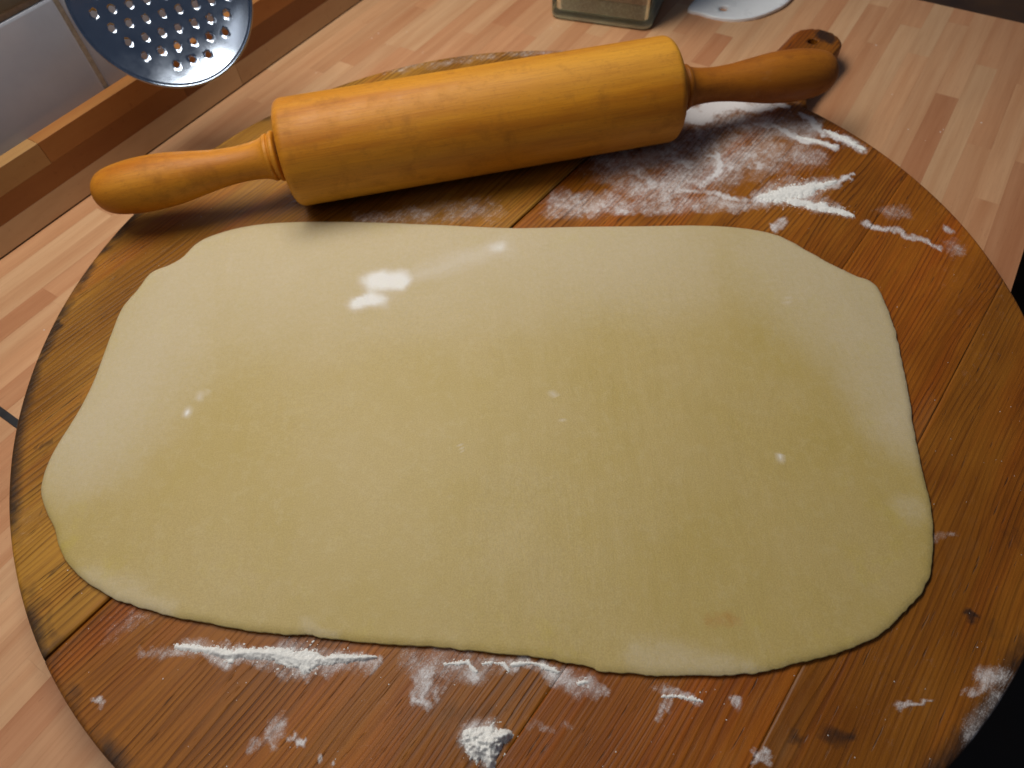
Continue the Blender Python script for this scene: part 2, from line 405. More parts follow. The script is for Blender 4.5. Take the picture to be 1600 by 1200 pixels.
wall = empty('wall', wt(0, 0, TOP), PHI); tag(wall, 'tiled kitchen wall behind the worktop', kind='structure')
bm_obj('grout', box_bm(-0.42, END+0.1, WALL+0.0015, WALL+0.03, 0.0, 0.62), M_GROUT, wall)
G = 0.0016
xs = [0.2133-0.149*k for k in range(1, 6)]; xs = sorted(xs) + [0.2133] + [0.2133+0.149*k for k in range(1, 4)]
zs = [0.005, 0.1130, 0.144, 0.291, 0.44, 0.589]
for i in range(len(xs)-1):
    for j in range(len(zs)-1):
        x0, x1 = max(xs[i]+G, -0.42), min(xs[i+1]-G, END+0.1)
        if x1-x0 < 0.01: continue
        t = bm_obj('tile', box_bm(x0, x1, WALL-0.0003, WALL+0.006, zs[j]+G, zs[j+1]-G, 0.0022, 3), M_TILE2 if j == 1 else M_TILE, wall, smooth=True)

# ------------------------------------------------------------------ pastry board
board = empty('pastry_board', (BC.x, BC.y, -0.020), THETA)
tag(board, 'large round oiled pine pastry board with short handle, dusted with flour', 'board')
# flour films on the board: polylines (x, y, half width) in board axes, strength
FILMS = [([(-0.23632, 0.02142, 0.00331), (-0.23109, 0.00823, 0.00379), (-0.22474, -0.0009, 0.00323)], 0.42, 0.9),
    ([(-0.20951, -0.02409, 0.0058), (-0.19896, -0.04398, 0.0062), (-0.1843, -0.05902, 0.00413)], 0.4, 0.9),
    ([(-0.20545, -0.03552, 0.00363), (-0.2055, -0.04151, 0.00256)], 0.4, 0.9),
    ([(-0.17209, -0.08178, 0.00505), (-0.17951, -0.0851, 0.00493)], 0.62, 0.9),
    ([(-0.1845, -0.08627, 0.00292), (-0.18191, -0.09077, 0.00218)], 0.72, 0.9),
    ([(-0.17528, -0.09059, 0.00443), (-0.16799, -0.0903, 0.0035)], 0.5, 0.9),
    ([(-0.17141, -0.07581, 0.00768), (-0.1618, -0.08833, 0.00764), (-0.15098, -0.10646, 0.00654)], 0.4, 0.9),
    ([(-0.13937, -0.12357, 0.00498), (-0.13588, -0.13519, 0.00736), (-0.13203, -0.14174, 0.00293)], 0.48, 0.9),
    ([(-0.21816, -0.05207, 0.00681), (-0.22502, -0.05238, 0.00527)], 0.56, 1.0),
    ([(-0.23035, -0.04912, 0.00238), (-0.23621, -0.05045, 0.00188)], 0.4, 0.9),
    ([(-0.21731, -0.06052, 0.00239)], 0.6, 0.8),
    ([(-0.21833, -0.06535, 0.00165)], 0.8, 0.6),
    ([(-0.21796, -0.07221, 0.0014)], 0.8, 0.6),
    ([(-0.21717, -0.07672, 0.00138)], 0.8, 0.6),
    ([(-0.25947, 0.01674, 0.00235), (-0.2573, 0.01314, 0.00182)], 0.5, 0.8),
    ([(-0.22661, 0.02845, 0.00571), (-0.24089, 0.03605, 0.00677)], 0.2, 1.0),
    ([(-0.1193, -0.16325, 0.00337), (-0.11209, -0.17751, 0.00238)], 0.35, 0.9),
    ([(-0.12153, -0.16603, 0.00191), (-0.12862, -0.16971, 0.00186)], 0.5, 0.8),
    ([(-0.105, -0.18745, 0.00285)], 0.5, 0.8),
    ([(-0.07033, -0.23388, 0.00142), (-0.05927, -0.24564, 0.00119)], 0.6, 0.7),
    ([(-0.0469, -0.25462, 0.0029), (-0.03675, -0.26328, 0.00488), (-0.03117, -0.26749, 0.00393)], 0.56, 1.0),
    ([(-0.04697, -0.26634, 0.00946), (-0.06158, -0.26168, 0.0069)], 0.4, 1.0),
    ([(-0.1181, -0.20087, 0.00179), (-0.11282, -0.20596, 0.0018)], 0.5, 0.9),
    ([(-0.17403, -0.12178, 0.01268)], 0.22, 1.0),
    ([(-0.15044, -0.13783, 0.00236), (-0.15954, -0.12606, 0.00189)], 0.35, 0.9),
    ([(0.21522, 0.01251, 0.0125), (0.23542, 0.0012, 0.01152), (0.25011, -0.0206, 0.00918), (0.25847, -0.03567, 0.00513)], 1.15, 0.8),
    ([(0.1922, 0.00188, 0.01414), (0.2166, -0.00893, 0.01555), (0.23664, -0.03207, 0.01334)], 0.55, 1.0),
    ([(0.14329, 0.03134, 0.03159), (0.1785, 0.00371, 0.03208), (0.2175, -0.02284, 0.02735), (0.24442, -0.05617, 0.01859)], 0.5, 1.0),
    ([(0.12598, 0.00072, 0.01976), (0.15998, -0.02117, 0.02526), (0.20083, -0.04069, 0.02093)], 0.54, 1.0),
    ([(0.22862, -0.02662, 0.00332), (0.23185, -0.04143, 0.00328)], 0.8, 0.7),
    ([(0.25387, -0.04722, 0.00448), (0.24824, -0.06799, 0.00488), (0.24665, -0.08629, 0.00424), (0.24413, -0.09678, 0.00261)], 0.95, 0.7),
    ([(0.23221, -0.03191, 0.00442), (0.23186, -0.05743, 0.00483), (0.23747, -0.08237, 0.00315)], 0.85, 0.7),
    ([(0.18681, -0.01082, 0.00478), (0.18728, -0.02096, 0.0042), (0.17828, -0.02863, 0.0036), (0.16229, -0.02999, 0.00351), (0.15098, -0.02989, 0.00296)], 0.85, 0.8),
    ([(0.17646, -0.03052, 0.0046), (0.18567, -0.03935, 0.0041), (0.19258, -0.04937, 0.00307)], 0.75, 0.8),
    ([(0.14181, 0.01065, 0.00819), (0.13727, 0.00062, 0.00703), (0.12368, 0.00402, 0.00495)], 0.62, 0.9),
    ([(0.16413, -0.00469, 0.00934), (0.1672, -0.0171, 0.00923)], 0.6, 0.9),
    ([(0.14028, -0.01771, 0.00345), (0.15236, -0.04349, 0.00291), (0.16481, -0.06755, 0.00336)], 0.72, 0.8),
    ([(0.10922, 0.00899, 0.01169), (0.13488, -0.03085, 0.00962), (0.15614, -0.06332, 0.00667)], 0.52, 0.9),
    ([(0.08939, 0.03426, 0.01664), (0.1012, 0.01323, 0.01453), (0.10392, -0.00387, 0.00665)], 0.56, 0.9),
    ([(0.19724, -0.04703, 0.02584), (0.21935, -0.06765, 0.02082)], 0.44, 1.0),
    ([(0.16691, -0.06436, 0.00967), (0.18019, -0.07717, 0.00874), (0.2008, -0.09308, 0.00393), (0.21662, -0.103, 0.00149)], 0.75, 0.8),
    ([(0.17157, -0.08539, 0.0057), (0.18044, -0.11595, 0.00371)], 0.75, 0.8),
    ([(0.17838, -0.12462, 0.0032), (0.18372, -0.1398, 0.00362), (0.18584, -0.15398, 0.00267), (0.18381, -0.16745, 0.00218)], 0.72, 0.8),
    ([(0.1994, -0.16579, 0.00404)], 0.65, 0.8),
    ([(0.15197, -0.08222, 0.00416), (0.14625, -0.08086, 0.00459)], 0.6, 0.8),
    ([(0.18791, -0.17501, 0.00872)], 0.4, 0.9),
    ([(0.19867, -0.13412, 0.01166)], 0.34, 1.0),
    ([(-0.02747, -0.19234, 0.00395), (0.01327, -0.22703, 0.00233)], 0.3, 1.0),
    ([(0.13217, 0.23378, 0.00795), (0.21708, 0.1564, 0.00938), (0.23981, 0.13, 0.00802)], 0.28, 0.9),
    ([(0.00468, 0.13256, 0.00992), (0.05598, 0.06963, 0.01956)], 0.3, 1.0),
    ([(-0.22684, 0.00691, 0.00327), (-0.22331, 0.00102, 0.00374), (-0.21879, -0.00615, 0.00468), (-0.21479, -0.01388, 0.00512)], 0.62, 1.0),
    ([(-0.21828, -0.00765, 0.00419), (-0.21677, -0.01214, 0.00464), (-0.20868, -0.02102, 0.00511), (-0.20324, -0.02895, 0.00555), (-0.20016, -0.03546, 0.00882), (-0.19677, -0.04234, 0.00922), (-0.19234, -0.04648, 0.005), (-0.18729, -0.05265, 0.00499), (-0.18225, -0.05882, 0.00311), (-0.17834, -0.0635, 0.00171)], 0.62, 1.0),
    ([(-0.21674, -0.01632, 0.00365)], 0.62, 1.0),
    ([(-0.17711, -0.11317, 0.00742), (-0.17326, -0.11958, 0.00905), (-0.16817, -0.124, 0.00447)], 0.62, 1.0),
    ([(-0.17824, -0.11636, 0.00818), (-0.17596, -0.12177, 0.00978), (-0.17883, -0.12505, 0.00434)], 0.62, 1.0),
    ([(-0.1759, -0.1176, 0.00903), (-0.17323, -0.12176, 0.00818)], 0.62, 1.0),
    ([(-0.16316, -0.08778, 0.00214), (-0.15978, -0.09177, 0.00305), (-0.15667, -0.09462, 0.00259), (-0.15744, -0.09765, 0.00257), (-0.15746, -0.10003, 0.00211)], 0.62, 1.0),
    ([(-0.15342, -0.10007, 0.00213), (-0.15117, -0.1026, 0.00258)], 0.62, 1.0),
    ([(-0.15006, -0.10405, 0.00258), (-0.14819, -0.10689, 0.00303), (-0.14957, -0.11029, 0.0021)], 0.62, 1.0),
    ([(-0.14667, -0.10966, 0.00257), (-0.14262, -0.11374, 0.00257), (-0.14029, -0.11718, 0.00257), (-0.13898, -0.12169, 0.00255), (-0.13749, -0.12602, 0.00209)], 0.62, 1.0),
    ([(-0.13665, -0.13418, 0.00294), (-0.13394, -0.13693, 0.00295)], 0.62, 1.0),
    ([(-0.11975, -0.16381, 0.00245), (-0.11611, -0.16853, 0.00245), (-0.11389, -0.17292, 0.00287), (-0.11214, -0.1767, 0.00201)], 0.62, 1.0),
    ([(0.16361, -0.0617, 0.00406), (0.16695, -0.06649, 0.011), (0.17521, -0.07315, 0.01628), (0.18241, -0.08036, 0.01544), (0.19241, -0.08632, 0.01028), (0.20362, -0.09394, 0.00503)], 0.62, 1.0),
    ([(0.17148, -0.07916, 0.00832), (0.1742, -0.08915, 0.00911), (0.17764, -0.0991, 0.00989), (0.17985, -0.10823, 0.00813), (0.18075, -0.11542, 0.0039)], 0.62, 1.0),
    ([(0.24907, -0.06673, 0.00457), (0.2484, -0.07681, 0.00644), (0.24665, -0.08629, 0.00636), (0.2443, -0.09586, 0.00533)], 0.62, 1.0),
    ([(0.23265, -0.05615, 0.00452), (0.23517, -0.06711, 0.00544), (0.23648, -0.07975, 0.00442)], 0.62, 1.0)]
STAINS_AND_MARKS = [([(-0.16298, 0.21193, 0.00532)], 1.2, 0.7),
    ([(-0.01874, -0.24424, 0.00395)], 1.1, 0.8),
    ([(-0.102, -0.21228, 0.00456)], 0.72, 1.0),
    ([(-0.09284, -0.22201, 0.00641), (-0.08747, -0.2247, 0.00231)], 0.78, 1.0),
    ([(0.35705, -0.02108, 0.00789), (0.36069, -0.01331, 0.00599)], 1.0, 0.7),
    ([(-0.01853, -0.25291, 0.00623)], 0.45, 1.0),
    ([(0.02737, -0.25063, 0.00868)], 0.4, 1.0),
    ([(-0.17488, 0.162, 0.0008), (-0.18819, 0.13943, 0.00076), (-0.19334, 0.13357, 0.00074)], 0.5, 0.9),
    ([(-0.20285, 0.17253, 0.00196), (-0.20705, 0.17156, 0.00156)], 0.6, 0.9),
    ([(-0.21161, 0.14567, 0.00147), (-0.20514, 0.14319, 0.00148)], 0.55, 0.9),
    ([(-0.23646, 0.10998, 0.00132), (-0.23012, 0.11233, 0.00134)], 0.5, 0.9),
    ([(-0.18087, -0.11473, 0.00691), (-0.18051, -0.12392, 0.00678)], 0.62, 1.0),  # darker halo around the flour heap, this entry and the next
    ([(-0.18008, -0.09762, 0.00959), (-0.16604, -0.11208, 0.0072)], 0.38, 1.0),
    ([(-0.25314, 0.0724, 0.00417), (-0.26734, 0.02303, 0.00365), (-0.26872, 0.00221, 0.00446)], 0.45, 1.0),
    ([(-0.06126, -0.22912, 0.00391)], 0.4, 1.0)]
ct, st_ = math.cos(THETA), math.sin(THETA)
def to_board(x, y):
    x = x-BC.x; y = y-BC.y
    return x*ct+y*st_, -x*st_+y*ct
def field(x, y, items):
    out = np.zeros(x.shape)
    wx = x + (fbm(x*60, y*60, 5)-0.5)*0.012 + (fbm(x*260, y*260, 6)-0.5)*0.006; wy = y + (fbm(x*60, y*60, 11)-0.5)*0.012 + (fbm(x*260, y*260, 12)-0.5)*0.006
    for pts, s, soft in items:
        d = seg_dist(wx, wy, pts)
        out = np.maximum(out, s*(1-sstep(1-soft, 1+soft*0.4, d)))
    return out
def board_attrs(x, y):
    f = field(x, y, FILMS)
    f = f*(0.35+1.25*fbm(x*130, y*130, 3, 5))
    base = 0.16*sstep(0.45, 0.75, fbm(x*18, y*26, 21))
    f = np.maximum(f, base*0.5)
    k = field(x, y, STAINS_AND_MARKS)
    rad = np.hypot(x, y)
    edge = sstep(BR-0.012, BR-0.001, rad)*0.90*sstep(0.30, 0.62, fbm(x*40, y*40, 77))
    edge = np.where(x < 0.05, edge, edge*0.4)
    return np.clip(f, 0, 1.2), np.clip(np.maximum(k, edge), 0, 1)
def top_z(x, y, dz):
    d = BR-np.hypot(x, y); r = 0.0022
    t = np.clip(1-d/r, 0, 1)
    return dz - r*(1-np.sqrt(np.clip(1-t*t, 0, 1))) + (fbm(x*9, y*30, 41)-0.5)*0.0005
THK = 0.020
JOINTS = [-BR+0.0006, -0.2015, -0.1275, 0.0477, BR-0.0006]
GAPS = [0, 0.00003, 0.00003, 0.0008, 0]
PCOL = [(0.300, 0.112, 0.009, 0.60), (0.335, 0.110, 0.007, 0.70), (0.340, 0.122, 0.009, 1.0), (0.385, 0.182, 0.022, 0.95)]
DZ = [0.0000, 0.0000, 0.0000, -0.0002]
def grid_faces(nr, nc, base=0, flip=False):
    i = np.arange(nr-1)[:, None]*nc + np.arange(nc-1)[None, :]
    i = i.ravel()+base
    f = np.stack([i, i+1, i+nc+1, i+nc], 1)
    return f[:, ::-1] if flip else f
for k in range(4):
    y0, y1 = JOINTS[k]+GAPS[k], JOINTS[k+1]-GAPS[k+1]
    nr = max(24, int((y1-y0)/0.0011)); nc = 460
    t = np.linspace(0, 1, nr)
    yr = y0+(y1-y0)*t
    hw = np.sqrt(np.maximum(BR**2-yr**2, 0))
    uu = np.linspace(-1, 1, nc); uu = np.sign(uu)*(1-(1-np.abs(uu))**1.12)
    X = hw[:, None]*uu[None, :]; Y = np.repeat(yr[:, None], nc, 1)
    Z = top_z(X, Y, DZ[k])
    # softened arris along the joints
    arr = np.minimum(Y-y0, y1-Y); Z = Z - (0.0006 if k == 3 else 0.00002)*(1-np.clip(arr/0.0010, 0, 1))**2
    Z += THK
    V = np.stack([X, Y, Z], -1).reshape(-1, 3); F = [grid_faces(nr, nc)]
    fa, da = board_attrs(V[:, 0], V[:, 1])
    # outline loop, side walls and bottom
    idx = np.arange(nr*nc).reshape(nr, nc)
    loop = np.concatenate([idx[0, :], idx[1:, -1], idx[-1, -2::-1], idx[-2:0:-1, 0]])
    low = V[loop].copy(); low[:, 2] = 0.0
    b0 = len(V); V = np.concatenate([V, low]); m = len(loop)
    ii = np.arange(m); F2 = np.stack([loop[ii], b0+ii, b0+(ii+1) % m, loop[(ii+1) % m]], 1)
    fa = np.concatenate([fa, np.zeros(m)]); da = np.concatenate([da, np.full(m, 0.45)])
    faces = np.concatenate(F+[F2]).tolist(); faces.append([b0+i for i in range(m)][::-1])
    V = V.tolist(); fa = fa.tolist(); da = da.tolist()
    if k == 2:
        # the short handle with its hanging hole grows out of this plank
        HY, HW, HX = -0.0165, 0.0190, 0.3480
        HOLE = (0.3455, -0.0150, 0.0038)
        pts = []
        a0 = math.asin((HY-HW-0.012)/BR); a1 = math.asin((HY+HW+0.012)/BR)
        for i in range(17):
            a = a0+(a1-a0)*i/16; pts.append(((BR-0.0004)*math.cos(a), BR*math.sin(a)))
        up_side = []
        for i in range(1, 14):
            s = i/13; xx = 0.2685+(HX-0.2685)*s; up_side.append((xx, HW+0.012*(1-min(1, s/0.40))**2.2))
        arc = [(HX+HW*math.sin(a), HW*math.cos(a)) for a in [math.pi*i/24 for i in range(1, 24)]]
        right = [(x, HY-w) for x, w in up_side]; left = [(x, HY+w) for x, w in up_side]
        outline = pts + left + [(x, HY+w) for x, w in arc] + right[::-1]
        outline = [Vector(p) for p in outline]
        hole = [Vector((HOLE[0]+HOLE[2]*math.cos(2*math.pi*i/20), HOLE[1]+HOLE[2]*math.sin(2*math.pi*i/20))) for i in range(20)]
        allv = outline+hole; no, nh = len(outline), len(hole)
        inset = []
        cen = Vector((HX, HY))
        grid = [Vector((x, y)) for x in np.arange(0.272, 0.368, 0.0022) for y in np.arange(HY-0.028, HY+0.028, 0.0022)]
        def inside(p, poly):
            c = False; q = poly[-1]
            for r in poly:
                if (r.y > p.y) != (q.y > p.y) and p.x < (q.x-r.x)*(p.y-r.y)/(q.y-r.y)+r.x: c = not c
                q = r
            return c
        def dpoly(p, poly):
            m_ = 1e9; q = poly[-1]
            for r in poly:
                e = r-q; t_ = max(0, min(1, (p-q).dot(e)/max(e.length_squared, 1e-12))); m_ = min(m_, (q+e*t_-p).length); q = r
            return m_
        grid = [p for p in grid if inside(p, outline) and dpoly(p, outline) > 0.0012 and (p-Vector(HOLE[:2])).length > HOLE[2]+0.001]
        edges = [(i, (i+1) % no) for i in range(no)]+[(no+i, no+(i+1) % nh) for i in range(nh)]
        cv, ce, cf, *_ = delaunay_2d_cdt(allv+grid, edges, [], 0, 1e-7)
        good = []
        for f in cf:
            c = sum((cv[i] for i in f), Vector((0, 0)))/len(f)
            if inside(c, outline) and (c-Vector(HOLE[:2])).length > HOLE[2]*0.985: good.append(list(f))
        base = len(V)
        hx = np.array([p.x for p in cv]); hy = np.array([p.y for p in cv])
        dd = np.array([dpoly(p, outline) for p in cv]); nearboard = hx < 0.274
        zz = THK + DZ[k] - np.where(nearboard, 0.0009, 0.0016*(1-np.sqrt(np.clip(1-(1-np.clip(dd/0.0016, 0, 1))**2, 0, 1))))
        hf, hd = board_attrs(hx, hy); 
        hd = np.maximum(np.where(hd > 0.45, hd, 0), field(hx, hy, STAINS_AND_MARKS))
        for i in range(len(cv)): V.append((hx[i], hy[i], zz[i]))
        fa += hf.tolist(); da += hd.tolist()
        for f in good: faces.append([base+i for i in f])
        b2 = len(V)
        for i in range(len(cv)): V.append((hx[i], hy[i], 0.0))
        fa += [0]*len(cv); da += [0.3]*len(cv)
        for f in good: faces.append([b2+i for i in f][::-1])
        cnt = {}
        for f in good:
            for a, b in zip(f, f[1:]+f[:1]): cnt[(a, b)] = 1
        for (a, b) in list(cnt):
            if (b, a) not in cnt: faces.append([base+b, base+a, b2+a, b2+b])
    p = mesh_obj('plank', V, faces, M_BOARD, board, smooth=True, attrs={'flour': fa, 'dark': da})
    me = p.data
    nrm = np.array([tuple(q.normal) for q in me.polygons]); me.polygons.foreach_set('use_smooth', (nrm[:, 2] > 0.3).tolist())
    p.color = PCOL[k]

# ------------------------------------------------------------------ dough sheet
OUT = [(-0.17914, 0.32995), (-0.16196, 0.33537), (-0.13995, 0.33677), (-0.11144, 0.33446), (-0.07899, 0.32991), (-0.03897, 0.32272), (0.00804, 0.31416), (0.04682, 0.31058), (0.08512, 0.30649), (0.11924, 0.30289), (0.1413, 0.29855), (0.16035, 0.2913), (0.17082, 0.28199), (0.17761, 0.27384), (0.1868, 0.26254), (0.19774, 0.25234), (0.20464, 0.2467), (0.20598, 0.23799), (0.20562, 0.22787), (0.20381, 0.21252), (0.19989, 0.194), (0.19545, 0.17468), (0.19069, 0.15659), (0.18613, 0.13789), (0.18411, 0.12654), (0.1819, 0.11566), (0.17869, 0.1053), (0.17539, 0.09679), (0.16976, 0.08598), (0.16468, 0.0796), (0.15768, 0.07354), (0.15059, 0.06893), (0.1419, 0.06329), (0.13144, 0.05941), (0.12015, 0.05641), (0.10675, 0.05433), (0.09347, 0.05228), (0.08443, 0.05157), (0.06816, 0.05215), (0.05573, 0.05313), (0.04083, 0.05478), (0.02593, 0.05716), (0.02233, 0.05889), (0.01115, 0.06197), (-0.0015, 0.06494), (-0.01952, 0.06788), (-0.04038, 0.07182), (-0.06154, 0.07479), (-0.08301, 0.07833), (-0.09392, 0.08076), (-0.1048, 0.08217), (-0.11583, 0.08411), (-0.13553, 0.08863), (-0.14993, 0.09249), (-0.16174, 0.09618), (-0.17386, 0.10048), (-0.18266, 0.10428), (-0.197, 0.11317), (-0.20657, 0.12132), (-0.21391, 0.13103), (-0.21823, 0.13922), (-0.22455, 0.14781), (-0.23068, 0.15833), (-0.23256, 0.16708), (-0.23253, 0.1759), (-0.23117, 0.18487), (-0.22864, 0.19476), (-0.22571, 0.20732), (-0.2235, 0.22341), (-0.22298, 0.24053), (-0.22244, 0.25858), (-0.22122, 0.27512), (-0.2154, 0.28942), (-0.21069, 0.30183), (-0.20035, 0.30754), (-0.19375, 0.31326), (-0.18792, 0.32364)]
DT = 0.0026
def smooth_closed(pts, n):
    P = np.array(pts); m = len(P); res = []
    per = max(2, n//m)
    for i in range(m):
        p0, p1, p2, p3 = P[i-1], P[i], P[(i+1) % m], P[(i+2) % m]
        for t in np.arange(per)/per:
            res.append(0.5*((2*p1)+(-p0+p2)*t+(2*p0-5*p1+4*p2-p3)*t*t+(-p0+3*p1-3*p2+p3)*t**3))
    return np.array(res)
C = smooth_closed(OUT, 900)
cen = C.mean(0)
nC = len(C)
tan = np.roll(C, -1, 0)-np.roll(C, 1, 0); tan /= np.linalg.norm(tan, axis=1)[:, None]
nor = np.stack([tan[:, 1], -tan[:, 0]], 1)
if ((C-cen)*nor).sum(1).mean() < 0: nor = -nor
s_ = np.arange(nC)*0.0017
rag = (fbm(C[:, 0]*260, C[:, 1]*260, 8)-0.5)*0.0016
rightside = sstep(0.10, 0.22, C[:, 0]); botside = sstep(0.14, 0.08, C[:, 1])
rag = rag*(0.12+0.80*np.maximum(rightside, botside))
C = C+nor*rag[:, None]
ker = np.hanning(61); ker /= ker.sum()
nor = np.stack([np.convolve(np.concatenate([nor[-30:, c_], nor[:, c_], nor[:30, c_]]), ker, 'valid') for c_ in (0, 1)], 1)
nor /= np.linalg.norm(nor, axis=1)[:, None]
offs = [0.0, 0.0004, 0.001, 0.0018, 0.003, 0.0046, 0.007]
prof = lambda o: 1-max(0, 1-o/0.0034)**2.2
rings = []; zr = []
bot = C - nor*0.0002
rings.append(bot); zr.append(np.full(nC, 0.0003))
rings.append(C-nor*0.0001); zr.append(np.full(nC, 0.0011))
for o_ in offs:
    rings.append(C-nor*(o_+0.0)); zr.append(np.full(nC, 0.0017+(DT-0.0017)*prof(o_)))
inner = C-nor*0.007
ker2 = np.hanning(41); ker2 /= ker2.sum()
sm_in = np.stack([np.convolve(np.concatenate([inner[-20:, c_], inner[:, c_], inner[:20, c_]]), ker2, 'valid') for c_ in (0, 1)], 1)
for k in np.linspace(0, 1, 64)[1:]:
    mixk = min(1, k*8); rk = inner*(1-mixk)+sm_in*mixk; kk = min(k, 0.996); rings.append(rk*(1-kk)+cen*kk); zr.append(np.full(nC, DT))
P = np.concatenate(rings); Zd = np.concatenate(zr)
nR = len(rings)
und = (fbm(P[:, 0]*16, P[:, 1]*16, 91, 3)-0.5)*0.0009 + (fbm(P[:, 0]*55, P[:, 1]*55, 92, 2)-0.5)*0.00012
wgt = sstep(0.0012, DT, Zd); Zd = Zd+und*wgt
DFILMS = [([(-0.07262, 0.27845, 0.01486), (-0.0577, 0.27776, 0.01133)], 1.0, 0.9),
    ([(-0.08294, 0.26383, 0.00848), (-0.07386, 0.26475, 0.01188)], 1.0, 0.9),
    ([(-0.06865, 0.272, 0.03015)], 0.45, 1.0),
    ([(-0.04656, 0.28207, 0.01581), (-0.02385, 0.29138, 0.0161), (0.00115, 0.29695, 0.01989)], 0.6, 1.0),
    ([(-0.00271, 0.29633, 0.01174)], 0.85, 1.0),
    ([(0.02991, 0.29785, 0.0181), (0.06734, 0.29231, 0.02237)], 0.34, 1.0),
    ([(-0.18715, 0.31158, 0.07156), (-0.19712, 0.25281, 0.06335), (-0.21483, 0.18835, 0.04756)], 0.42, 1.0),  # broad left and top films: flour plus the dough's sheen painted pale
    ([(-0.14747, 0.30693, 0.10317), (-0.03123, 0.30405, 0.0919), (0.08315, 0.29582, 0.08116)], 0.4, 1.0),
    ([(0.17048, 0.26964, 0.06875), (0.19602, 0.20199, 0.04828), (0.18912, 0.15981, 0.03353)], 0.38, 1.0),
    ([(-0.16852, 0.1952, 0.0011), (-0.16542, 0.20112, 0.00149)], 1.0, 1.0),
    ([(-0.17361, 0.21356, 0.00154)], 0.6, 1.0),
    ([(-0.16313, 0.20644, 0.00339), (-0.16117, 0.21027, 0.00228)], 0.6, 0.9),
    ([(-0.16032, 0.29778, 0.00461), (-0.16374, 0.31155, 0.00475)], 0.45, 0.9),
    ([(0.12305, 0.14545, 0.00096), (0.12277, 0.1404, 0.00095)], 0.9, 0.9),
    ([(0.0184, 0.19402, 0.00072), (0.02143, 0.18861, 0.00071)], 0.5, 0.9),
    ([(0.02314, 0.17475, 0.00102)], 0.5, 0.9),
    ([(-0.02785, 0.16587, 0.001), (-0.0261, 0.16179, 0.00099)], 0.5, 0.9),
    ([(0.08423, 0.23275, 0.00118), (0.08636, 0.23116, 0.00118)], 0.45, 0.9),
    ([(0.10347, 0.20344, 0.0011)], 0.45, 0.9),
    ([(0.15631, 0.24088, 0.00202), (0.1542, 0.23739, 0.002)], 0.55, 0.8),
    ([(-0.19223, 0.10818, 0.01477), (-0.15874, 0.09703, 0.01134)], 0.3, 1.0),
    ([(0.04145, 0.05887, 0.0099), (0.07155, 0.05647, 0.00986), (0.08616, 0.0541, 0.00736)], 0.26, 1.0),
    ([(-0.09665, 0.08388, 0.00538), (-0.08291, 0.08015, 0.00318)], 0.25, 1.0),
    ([(0.16991, 0.11173, 0.0118)], 0.25, 1.0)]
DSTAIN = [([(0.0716, 0.07315, 0.00363), (0.07959, 0.07353, 0.00468), (0.0832, 0.0722, 0.00311)], 0.8, 0.9),
    ([(0.07596, 0.07486, 0.00261)], 0.7, 0.9)]
def dfield(x, y, items, wob=0.004):
    out = np.zeros(x.shape)
    wx = x+(fbm(x*70, y*70, 5)-0.5)*2*wob; wy = y+(fbm(x*70, y*70, 11)-0.5)*2*wob
    for pts, s, soft in items:
        d = seg_dist(wx, wy, pts); out = np.maximum(out, s*(1-sstep(1-soft, 1+soft*0.4, d)))
    return out
dfl = np.maximum(dfield(P[:, 0], P[:, 1], [q_ for q_ in DFILMS if q_[0][0][2] > 0.004], 0.005), dfield(P[:, 0], P[:, 1], [q_ for q_ in DFILMS if q_[0][0][2] <= 0.004], 0.0012))
dfl = np.maximum(dfl, 0.10*sstep(0.40, 0.75, fbm(P[:, 0]*22, P[:, 1]*22, 61)))
ringid = np.repeat(np.arange(nR), nC)
rim = np.clip(1-np.maximum(0, ringid-8)/22.0, 0.15, 1)
dst = dfield(P[:, 0], P[:, 1], DSTAIN, 0.002)
V = np.stack([P[:, 0], P[:, 1], Zd], 1)
i = (np.arange(nR-1)[:, None]*nC+np.arange(nC)[None, :]).ravel(); j = (np.arange(nR-1)[:, None]*nC+((np.arange(nC)+1) % nC)[None, :]).ravel()
F = np.stack([i, j, j+nC, i+nC], 1).tolist()
F.append([(nR-1)*nC+q for q in range(nC)])
ar = 0.5*np.sum(C[:, 0]*np.roll(C[:, 1], -1)-np.roll(C[:, 0], -1)*C[:, 1])
if ar < 0: F = [f[::-1] for f in F]
dough = mesh_obj('dough_sheet', V, F, M_DOUGH, None, True, {'flour': dfl, 'stain': dst, 'rim': rim})
tag(dough, 'thin pale yellow sheet of rolled pastry dough on the board', 'dough')

# ------------------------------------------------------------------ rolling pin
PX_, PY_, PAZ, PRAD, PLEN = -0.00441, 0.37982, 0.13663, 0.03188, 0.24716
pin = empty('rolling_pin', (PX_, PY_, 0.0003), PAZ)
tag(pin, 'honey coloured wooden rolling pin lying behind the dough', 'rolling pin')
def lathe(name, prof, mat, parent, n=64, loc=(0, 0, 0), rot=(0, 0, 0)):
    V = []; F = []
    for x, r in prof:
        for k in range(n):
            a = 2*math.pi*k/n; V.append((x, r*math.cos(a), r*math.sin(a)))
    m = len(prof)
    for i in range(m-1):
        for k in range(n):
            F.append((i*n+k, i*n+(k+1) % n, (i+1)*n+(k+1) % n, (i+1)*n+k))
    F.append([k for k in range(n)][::-1]); F.append([(m-1)*n+k for k in range(n)])
    o = mesh_obj(name, V, [f[::-1] for f in F], mat, parent); o.location = loc; o.rotation_euler = rot
    return o
